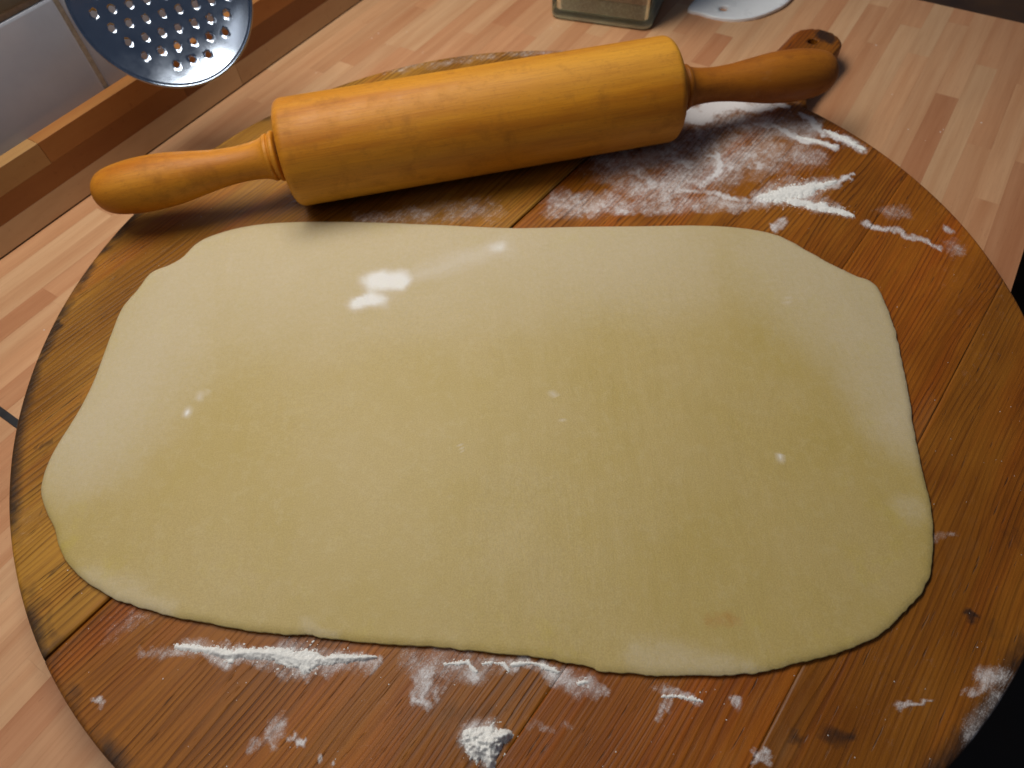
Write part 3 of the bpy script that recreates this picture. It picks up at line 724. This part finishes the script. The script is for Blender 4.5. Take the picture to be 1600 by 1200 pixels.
def spline(pts, n):
    P = np.array(pts); out = []
    for i in range(len(P)-1):
        p0 = P[max(i-1, 0)]; p1 = P[i]; p2 = P[i+1]; p3 = P[min(i+2, len(P)-1)]
        for t in np.arange(n)/n:
            out.append(tuple(0.5*((2*p1)+(-p0+p2)*t+(2*p0-5*p1+4*p2-p3)*t*t+(-p0+3*p1-3*p2+p3)*t**3)))
    out.append(tuple(P[-1])); return [(x, max(r, 0.0004)) for x, r in out]
h = PLEN/2; q = 0.0055
prof = []
prof.append((-h, 0.012)); prof.append((-h-0.0000, PRAD-q))
for k in range(1, 9):
    a = math.pi/2*k/8; prof.append((-h+q*(1-math.cos(a)), PRAD-q+q*math.sin(a)))
for k in range(1, 24): prof.append((-h+q+(PLEN-2*q)*k/24, PRAD))
for k in range(8, -1, -1):
    a = math.pi/2*k/8; prof.append((h-q*(1-math.cos(a)), PRAD-q+q*math.sin(a)))
prof.append((h, 0.012))
lathe('barrel', prof, M_PIN, pin, 96, (0, 0, PRAD))
hp = [(0.0032, 0.0128), (0.0036, 0.0142), (0.0045, 0.0150), (0.0062, 0.0146), (0.0068, 0.0134), (0.0074, 0.0132), (0.0082, 0.0140), (0.0100, 0.0139), (0.0112, 0.0129), (0.0150, 0.0117), (0.022, 0.0108),
      (0.031, 0.0106), (0.043, 0.0115), (0.056, 0.0134), (0.070, 0.0154), (0.083, 0.0161), (0.094, 0.0158), (0.104, 0.0145), (0.1105, 0.0126), (0.1145, 0.0098), (0.1170, 0.0060), (0.1178, 0.0010)]
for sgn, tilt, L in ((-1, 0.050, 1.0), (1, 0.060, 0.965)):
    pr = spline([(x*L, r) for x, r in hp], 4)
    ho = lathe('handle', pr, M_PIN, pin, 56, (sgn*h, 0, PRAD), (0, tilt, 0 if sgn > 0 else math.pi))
    ho.color = (0.60, 0.46, 0.34, 1) if sgn > 0 else (1.0, 0.94, 0.85, 1)  # right handle: browner wood, with its shade mixed into the tint
    lathe('spindle', [(-0.004, 0.0090), (0.0035, 0.0090)], M_GAP, pin, 32, (sgn*h, 0, PRAD), (0, 0, 0 if sgn > 0 else math.pi))

# ------------------------------------------------------------------ flour heaps (real relief)
HEAPS = [('flour_streak', 'long white streak of spilled flour below the dough at lower left', [([(-0.14976, 0.08122, 0.00136), (-0.14302, 0.0799, 0.00162), (-0.13468, 0.07845, 0.00215), (-0.12626, 0.07624, 0.0024)], 0.0007),
    ([(-0.13322, 0.07782, 0.00188), (-0.12888, 0.07594, 0.00213), (-0.11686, 0.076, 0.00239), (-0.10735, 0.07473, 0.00264), (-0.10045, 0.07265, 0.00446), (-0.09307, 0.07056, 0.00469), (-0.08703, 0.07108, 0.00234), (-0.07907, 0.07069, 0.00234), (-0.07111, 0.07031, 0.0013), (-0.06503, 0.07007, 0.00052)], 0.0016),
    ([(-0.12575, 0.07316, 0.00158)], 0.0006)], 0.0001, 0.75), ('flour_heap', 'small heap of flour in the middle of the bottom edge', [([(-0.02733, 0.03772, 0.00373), (-0.02, 0.03629, 0.00464), (-0.0133, 0.03711, 0.00209)], 0.004),
    ([(-0.02572, 0.03475, 0.00416), (-0.02018, 0.03282, 0.00505), (-0.01967, 0.02849, 0.00204)], 0.004),
    ([(-0.02323, 0.03566, 0.00463), (-0.01836, 0.03485, 0.00416)], 0.0052)], 0.0001, 0.55), ('flour_streak', 'thin zigzag of flour just under the middle of the lower dough edge', [([(-0.03684, 0.06508, 0.00076), (-0.03161, 0.06491, 0.00127), (-0.02742, 0.06532, 0.00102), (-0.02568, 0.06272, 0.00101), (-0.02392, 0.06111, 0.00075)], 0.0006),
    ([(-0.0212, 0.06408, 0.00076), (-0.01781, 0.06406, 0.00101)], 0.0005),
    ([(-0.01599, 0.06391, 0.00101), (-0.01263, 0.0634, 0.00126), (-0.01103, 0.06009, 0.00075)], 0.0006),
    ([(-0.00955, 0.06266, 0.00101), (-0.00381, 0.06294, 0.00101), (0.00031, 0.06237, 0.00101), (0.00452, 0.06032, 0.001), (0.00873, 0.05853, 0.00075)], 0.0007),
    ([(0.01536, 0.05368, 0.00123), (0.01921, 0.05386, 0.00123)], 0.0006)], 0.0001, 1.0), ('flour_streak', 'short flour streak below the right half of the dough', [([(0.04867, 0.04639, 0.00096), (0.05461, 0.04592, 0.00096), (0.05935, 0.04463, 0.0012), (0.06333, 0.0434, 0.00072)], 0.0006)], 0.0001, 1.0), ('flour_streak', 'bright forked flour smear right of the rolling pin', [([(0.16262, 0.32508, 0.00145), (0.16842, 0.32435, 0.00531), (0.1789, 0.32602, 0.00823), (0.18906, 0.32654, 0.00777), (0.20019, 0.32997, 0.00489), (0.21335, 0.33319, 0.00197)], 0.0009),
    ([(0.18085, 0.31923, 0.00382), (0.19009, 0.31456, 0.00427), (0.19977, 0.31045, 0.00471), (0.20804, 0.30598, 0.00374), (0.21398, 0.30183, 0.00139)], 0.0009)], 0.0001, 0.7), ('flour_streak', 'flour streaks near the far right rim of the board', [([(0.22358, 0.38514, 0.00163), (0.23061, 0.3779, 0.00268), (0.23648, 0.37024, 0.00265), (0.24201, 0.3621, 0.00209)], 0.0005),
    ([(0.20474, 0.38004, 0.00161), (0.21456, 0.37457, 0.00213), (0.22481, 0.36708, 0.00158)], 0.0006)], 0.0001, 0.9)]
def heap(name, label, strokes, zbase, res=0.00034, seed=1, clump=1.0, thr=0.40):
    pts = [p for s in strokes for p in s[0]]
    x0 = min(p[0]-p[2]*2.6-0.002 for p in pts); x1 = max(p[0]+p[2]*2.6+0.002 for p in pts)
    y0 = min(p[1]-p[2]*2.6-0.002 for p in pts); y1 = max(p[1]+p[2]*2.6+0.002 for p in pts)
    nx, ny = int((x1-x0)/res)+2, int((y1-y0)/res)+2
    X, Y = np.meshgrid(x0+np.arange(nx)*res, y0+np.arange(ny)*res)
    hgt = np.full(X.shape, -1.0)
    n1 = 0.5*fbm(X*230, Y*230, seed, 4)+0.5*fbm(X*520, Y*520, seed+5, 4); n2 = fbm(X*1300, Y*1300, seed+50, 2)
    for ps, H in strokes:
        d = seg_dist(X, Y, ps)
        d = d + (n1-0.46)*2.2*clump + (n2-0.5)*0.45
        hh = np.where(d < 1, H*np.clip(1-d, 0, 1)**1.0, (1-d)*H)
        hgt = np.maximum(hgt, hh)
    hgt = hgt + np.where(hgt > 0, (n2-0.5)*0.00016*np.clip(hgt/0.0006, 0, 1) + (n1-0.5)*0.0004*np.clip(hgt/0.001, 0, 1), 0)
    # loose crumbs around the heap
    dn = np.full(X.shape, 9.0)
    for ps, H in strokes: dn = np.minimum(dn, seg_dist(X, Y, ps))
    n3 = fbm(X*900, Y*900, seed+90, 2)
    crumb = (n3 > 0.70+0.12*np.clip(dn-1, 0, 3)) & (dn < 2.2)
    hgt = np.where((hgt <= 0) & crumb, 0.00010, hgt)
    n4 = fbm(X*2300, Y*2300, seed+120, 2)
    keep = (hgt > 0.00034) | ((hgt > 0.00003) & (n4 > 0.60-0.6*np.clip(hgt, 0, 1)/0.0008))
    fk = keep[:-1, :-1] | keep[1:, :-1] | keep[:-1, 1:] | keep[1:, 1:]
    idx = np.arange(nx*ny).reshape(ny, nx)
    q = np.stack([idx[:-1, :-1][fk], idx[:-1, 1:][fk], idx[1:, 1:][fk], idx[1:, :-1][fk]], 1)
    used = np.unique(q); remap = np.full(nx*ny, -1); remap[used] = np.arange(len(used))
    Z = np.where(keep, hgt, -0.0003).ravel()
    jit = np.random.default_rng(seed).uniform(-0.3, 0.3, (nx*ny, 2))*res
    V = np.stack([X.ravel()+jit[:, 0], Y.ravel()+jit[:, 1], Z], 1)[used]
    cx, cy = V[:, 0].mean(), V[:, 1].mean()
    V[:, 0] -= cx; V[:, 1] -= cy
    o = mesh_obj(name, V, remap[q].tolist(), M_FLOUR, None, True); o.location = (cx, cy, zbase)
    tag(o, label, 'flour', 'heaps and streaks of spilled flour'); return o
for k, (nm, lab, strokes, zb, cl) in enumerate(HEAPS): heap(nm, lab, strokes, zb, seed=11+k*7, clump=cl)

# ------------------------------------------------------------------ skimmer hanging in front of the tiles
SC = Vector((-0.19972, 0.46004, 0.08611))
nrm = Vector((-SC.x, -SC.y, 0)).normalized()
sk = empty('skimmer', SC); tag(sk, 'round perforated steel skimmer hanging in front of the tiles', 'skimmer')
zx = Vector((0, 0, 1)); hx_ = zx.cross(nrm).normalized()      # local x: to the viewer's right is +hx_
TILTB = math.radians(22)
nb = (nrm*math.cos(TILTB)+zx*math.sin(TILTB)).normalized(); ub = nb.cross(hx_).normalized()
sk.matrix_world = Matrix(((hx_.x, ub.x, nb.x, SC.x), (hx_.y, ub.y, nb.y, SC.y), (hx_.z, ub.z, nb.z, SC.z), (0, 0, 0, 1)))
RS = 0.0535; DEPTH = 0.017
def bowl_z(r):   # concave side towards the viewer (+z local): rim at 0
    t = min(r/RS, 1.0); return -DEPTH*(1-t**2.3)
hpts = []
pitch = 0.0108; hr = 0.0020
for j in range(-6, 7):
    for i in range(-6, 7):
        x = (i+(0.5 if j % 2 else 0))*pitch+0.001; y = j*pitch*0.90-0.0005
        if math.hypot(x, y) < 0.0425: hpts.append((x, y))
vs = []; es = []
for k in range(120):
    a = 2*math.pi*k/120; vs.append(Vector((RS*math.cos(a), RS*math.sin(a))))
es += [(k, (k+1) % 120) for k in range(120)]
for (x, y) in hpts:
    b = len(vs)
    for k in range(14):
        a = 2*math.pi*k/14; vs.append(Vector((x+hr*math.cos(a), y+hr*math.sin(a))))
    es += [(b+k, b+(k+1) % 14) for k in range(14)]
for ring_r in np.arange(0.002, RS-0.0008, 0.0017):
    m = max(6, int(2*math.pi*ring_r/0.0019))
    for k in range(m):
        a = 2*math.pi*(k+0.5*(int(ring_r*1e4) % 2))/m; x, y = ring_r*math.cos(a), ring_r*math.sin(a)
        if all((x-q0)**2+(y-q1)**2 > (hr+0.0007)**2 for q0, q1 in hpts): vs.append(Vector((x, y)))
cv, ce, cf, *_ = delaunay_2d_cdt(vs, es, [], 0, 1e-7)
good = []
for f in cf:
    c = sum((cv[i] for i in f), Vector((0, 0)))/len(f)
    if c.length < RS and all((c.x-q0)**2+(c.y-q1)**2 > (hr*0.97)**2 for q0, q1 in hpts): good.append(list(f))
V = [(p.x, p.y, bowl_z(p.length)) for p in cv]
nb_ = len(V); TH = 0.0011
V += [(p.x*0.996, p.y*0.996, bowl_z(p.length)-TH) for p in cv]
F = [f for f in good]+[[nb_+i for i in f][::-1] for f in good]
ed = {}
for f in good:
    for a, b in zip(f, f[1:]+f[:1]): ed[(a, b)] = 1
for (a, b) in list(ed):
    if (b, a) not in ed: F.append([b, a, nb_+a, nb_+b])
bowl = mesh_obj('bowl', V, F, M_STEEL, sk, True)
pn = np.array([tuple(p_.normal) for p_ in bowl.data.polygons]); bowl.data.polygons.foreach_set('use_smooth', (np.abs(pn[:, 2]) > 0.25).tolist())
# rolled rim
V = []; F = []; nA, nB = 120, 8
for k in range(nA):
    a = 2*math.pi*k/nA
    for m in range(nB):
        b = 2*math.pi*m/nB; r = RS+0.0009*math.cos(b); V.append((r*math.cos(a), r*math.sin(a), -0.0004+0.0009*math.sin(b)))
for k in range(nA):
    for m in range(nB): F.append((k*nB+m, ((k+1) % nA)*nB+m, ((k+1) % nA)*nB+(m+1) % nB, k*nB+(m+1) % nB))
mesh_obj('rim', V, F, M_STEEL, sk, True)
# flat handle rising out of the picture, ending in a hook that bears on the wall
cT, sT = math.cos(TILTB), math.sin(TILTB)
def hp_(up_, back, w_): return (0.050+up_*cT+back*sT, -0.002+up_*sT-back*cT, w_)
hpath = [hp_(-0.004, 0.0, 0.0075), hp_(0.02, 0.0, 0.0065), hp_(0.08, 0.0, 0.0065), hp_(0.18, 0.0, 0.0075), hp_(0.24, 0.001, 0.008), hp_(0.252, 0.008, 0.008), hp_(0.256, 0.026, 0.008), hp_(0.252, 0.048, 0.008), hp_(0.238, 0.053, 0.007)]
V = []; F = []
for (y, z, w_) in hpath:
    V += [(-w_, y, z), (w_, y, z), (w_, y, z-0.0018), (-w_, y, z-0.0018)]
for i in range(len(hpath)-1):
    for m in range(4): F.append((i*4+m, i*4+(m+1) % 4, (i+1)*4+(m+1) % 4, (i+1)*4+m))
F.append((3, 2, 1, 0)); e = (len(hpath)-1)*4; F.append((e, e+1, e+2, e+3))
mesh_obj('handle', V, F, M_STEEL, sk, False)

# ------------------------------------------------------------------ glass jar
JA, JB = Vector((0.05891, 0.59496, -0.02)), Vector((0.14061, 0.55894, -0.02))
jd = (JB-JA); jw = jd.length; jaz = math.atan2(jd.y, jd.x)
jar = empty('glass_jar', (JA.x, JA.y, TOP+0.0002), jaz); tag(jar, 'square greenish glass jar standing behind the rolling pin', 'jar')
def rbox(name, x0, x1, y0, y1, z0, z1, r, mat, parent, rb=0.0):
    bm = box_bm(x0, x1, y0, y1, z0, z1)
    ve = [e for e in bm.edges if abs(e.verts[0].co.z-e.verts[1].co.z) > 1e-5]
    bmesh.ops.bevel(bm, geom=ve, offset=r, segments=6, profile=0.5, affect='EDGES')
    if rb:
        he = [e for e in bm.edges if abs(e.verts[0].co.z-e.verts[1].co.z) < 1e-6 and len(e.link_faces) == 2 and abs(e.link_faces[0].normal.z-e.link_faces[1].normal.z) > 0.5]
        bmesh.ops.bevel(bm, geom=he, offset=rb, segments=3, profile=0.5, affect='EDGES')
    bm.normal_update(); return bm
JH = 0.16; wl = 0.0032; bt = 0.0045
bm = rbox('glass', 0, jw, 0, jw, 0, JH, 0.009, M_GLASS, jar, 0.003)
inn = rbox('inner', wl, jw-wl, wl, jw-wl, bt, JH-0.004, 0.007, M_GLASS, jar, 0.003)
bmesh.ops.reverse_faces(inn, faces=inn.faces[:])
tmp = bpy.data.meshes.new('tmp'); inn.to_mesh(tmp); inn.free(); bm.from_mesh(tmp)
bm_obj('glass', bm, M_GLASS, jar, True)
bm = rbox('contents', wl+0.0006, jw-wl-0.0006, wl+0.0006, jw-wl-0.0006, bt+0.0004, 0.0185, 0.0065, M_SEED, jar, 0.001)
bm_obj('lower_contents', bm, M_SEED, jar, True)
bm = rbox('base', 0.0008, jw-0.0008, 0.0008, jw-0.0008, 0.0006, bt-0.0005, 0.008, M_GBASE, jar, 0.001)
bm_obj('thick_base', bm, M_GBASE, jar, True)
bm = rbox('contents', wl+0.0006, jw-wl-0.0006, wl+0.0006, jw-wl-0.0006, 0.0188, 0.10, 0.0065, M_GRAIN, jar, 0.001)
bm_obj('upper_contents', bm, M_GRAIN, jar, True)
bm = rbox('lid', -0.001, jw+0.001, -0.001, jw+0.001, JH+0.0004, JH+0.016, 0.009, M_WHITE, jar, 0.003); bm_obj('lid', bm, M_STEEL, jar, True)

# ------------------------------------------------------------------ white scraper with a hanging hole
SP = [(0.17822, 0.5879), (0.18724, 0.57892), (0.19873, 0.56967), (0.21361, 0.56413), (0.22995, 0.5646), (0.24516, 0.57051), (0.25853, 0.57897), (0.27077, 0.5922), (0.28133, 0.60839), (0.27727, 0.62298), (0.25946, 0.63079), (0.23683, 0.63234), (0.21526, 0.62664), (0.19631, 0.61145)]
SH = (0.20798, 0.583)
c0 = np.mean(np.array(SP), 0)
O2 = smooth_closed(np.array(SP)-c0, len(SP)*6)
vs = [Vector((float(a), float(b))) for a, b in O2]; no = len(vs); es = [(i, (i+1) % no) for i in range(no)]
hc = (SH[0]-c0[0], SH[1]-c0[1]); HRR = 0.0038
for k in range(18): vs.append(Vector((hc[0]+HRR*math.cos(2*math.pi*k/18), hc[1]+HRR*math.sin(2*math.pi*k/18))))
es += [(no+k, no+(k+1) % 18) for k in range(18)]
ol = [Vector((float(a), float(b))) for a, b in O2]
for x in np.arange(-0.09, 0.09, 0.004):
    for y in np.arange(-0.09, 0.09, 0.004):
        p_ = Vector((x, y))
        if inside(p_, ol) and dpoly(p_, ol) > 0.0015 and (p_-Vector(hc)).length > HRR+0.001: vs.append(p_)
cv, ce, cf, *_ = delaunay_2d_cdt(vs, es, [], 0, 1e-7)
good = []
for f in cf:
    c = sum((cv[i] for i in f), Vector((0, 0)))/len(f)
    if inside(c, ol) and (c-Vector(hc)).length > HRR*0.97: good.append(list(f))
def scr_z(p): return 0.0032+0.0008*math.sin(p.x*40)
zt = [scr_z(p) for p in cv]
V = [(p.x, p.y, z) for p, z in zip(cv, zt)]+[(p.x, p.y, z-0.0022) for p, z in zip(cv, zt)]
nb_ = len(cv)
F = [f for f in good]+[[nb_+i for i in f][::-1] for f in good]
ed = {}
for f in good:
    for a, b in zip(f, f[1:]+f[:1]): ed[(a, b)] = 1
for (a, b) in list(ed):
    if (b, a) not in ed: F.append([b, a, nb_+a, nb_+b])
scr = mesh_obj('dough_scraper', V, F, M_WHITE, None, True); scr.location = (c0[0], c0[1], TOP-0.0004)
pn = np.array([tuple(p_.normal) for p_ in scr.data.polygons]); scr.data.polygons.foreach_set('use_smooth', (np.abs(pn[:, 2]) > 0.5).tolist())
tag(scr, 'white rounded blade with a hanging hole beside the glass jar', 'scraper')

# ------------------------------------------------------------------ stray flour specks on board and worktop
rs = np.random.default_rng(5)
V = []; F = []
def speck(x, y, z, r):
    b = len(V); n_ = 6
    for k in range(n_):
        a = 2*math.pi*k/n_+rs.uniform(0, 0.6); q_ = r*rs.uniform(0.6, 1.2); V.append((x+q_*math.cos(a), y+q_*math.sin(a), z-0.0001))
    V.append((x, y, z+r*0.6))
    for k in range(n_): F.append((b+k, b+(k+1) % n_, b+n_))
for k in range(420):
    a = rs.uniform(0, 2*math.pi); r = BR*math.sqrt(rs.uniform(0.45, 0.97)); x, y = BC.x+r*math.cos(a), BC.y+r*math.sin(a)
    if rs.uniform() < 0.35 or y < 0.14 or (x > 0.05 and y > 0.36): speck(x, y, 0.0002, rs.uniform(0.00010, 0.00028))
for k in range(90):
    p_ = wt(rs.uniform(0.0, 0.6), rs.uniform(-0.05, 0.44), TOP)
    if (Vector((p_.x, p_.y))-Vector((BC.x, BC.y))).length > BR+0.004: speck(p_.x, p_.y, TOP+0.0001, rs.uniform(0.0002, 0.0006))
V = [tuple(v) for v in V]
sp = mesh_obj('flour_specks', V, F, M_FLOUR, None, True); tag(sp, 'loose specks of flour scattered over board and worktop', 'flour', kind='stuff')
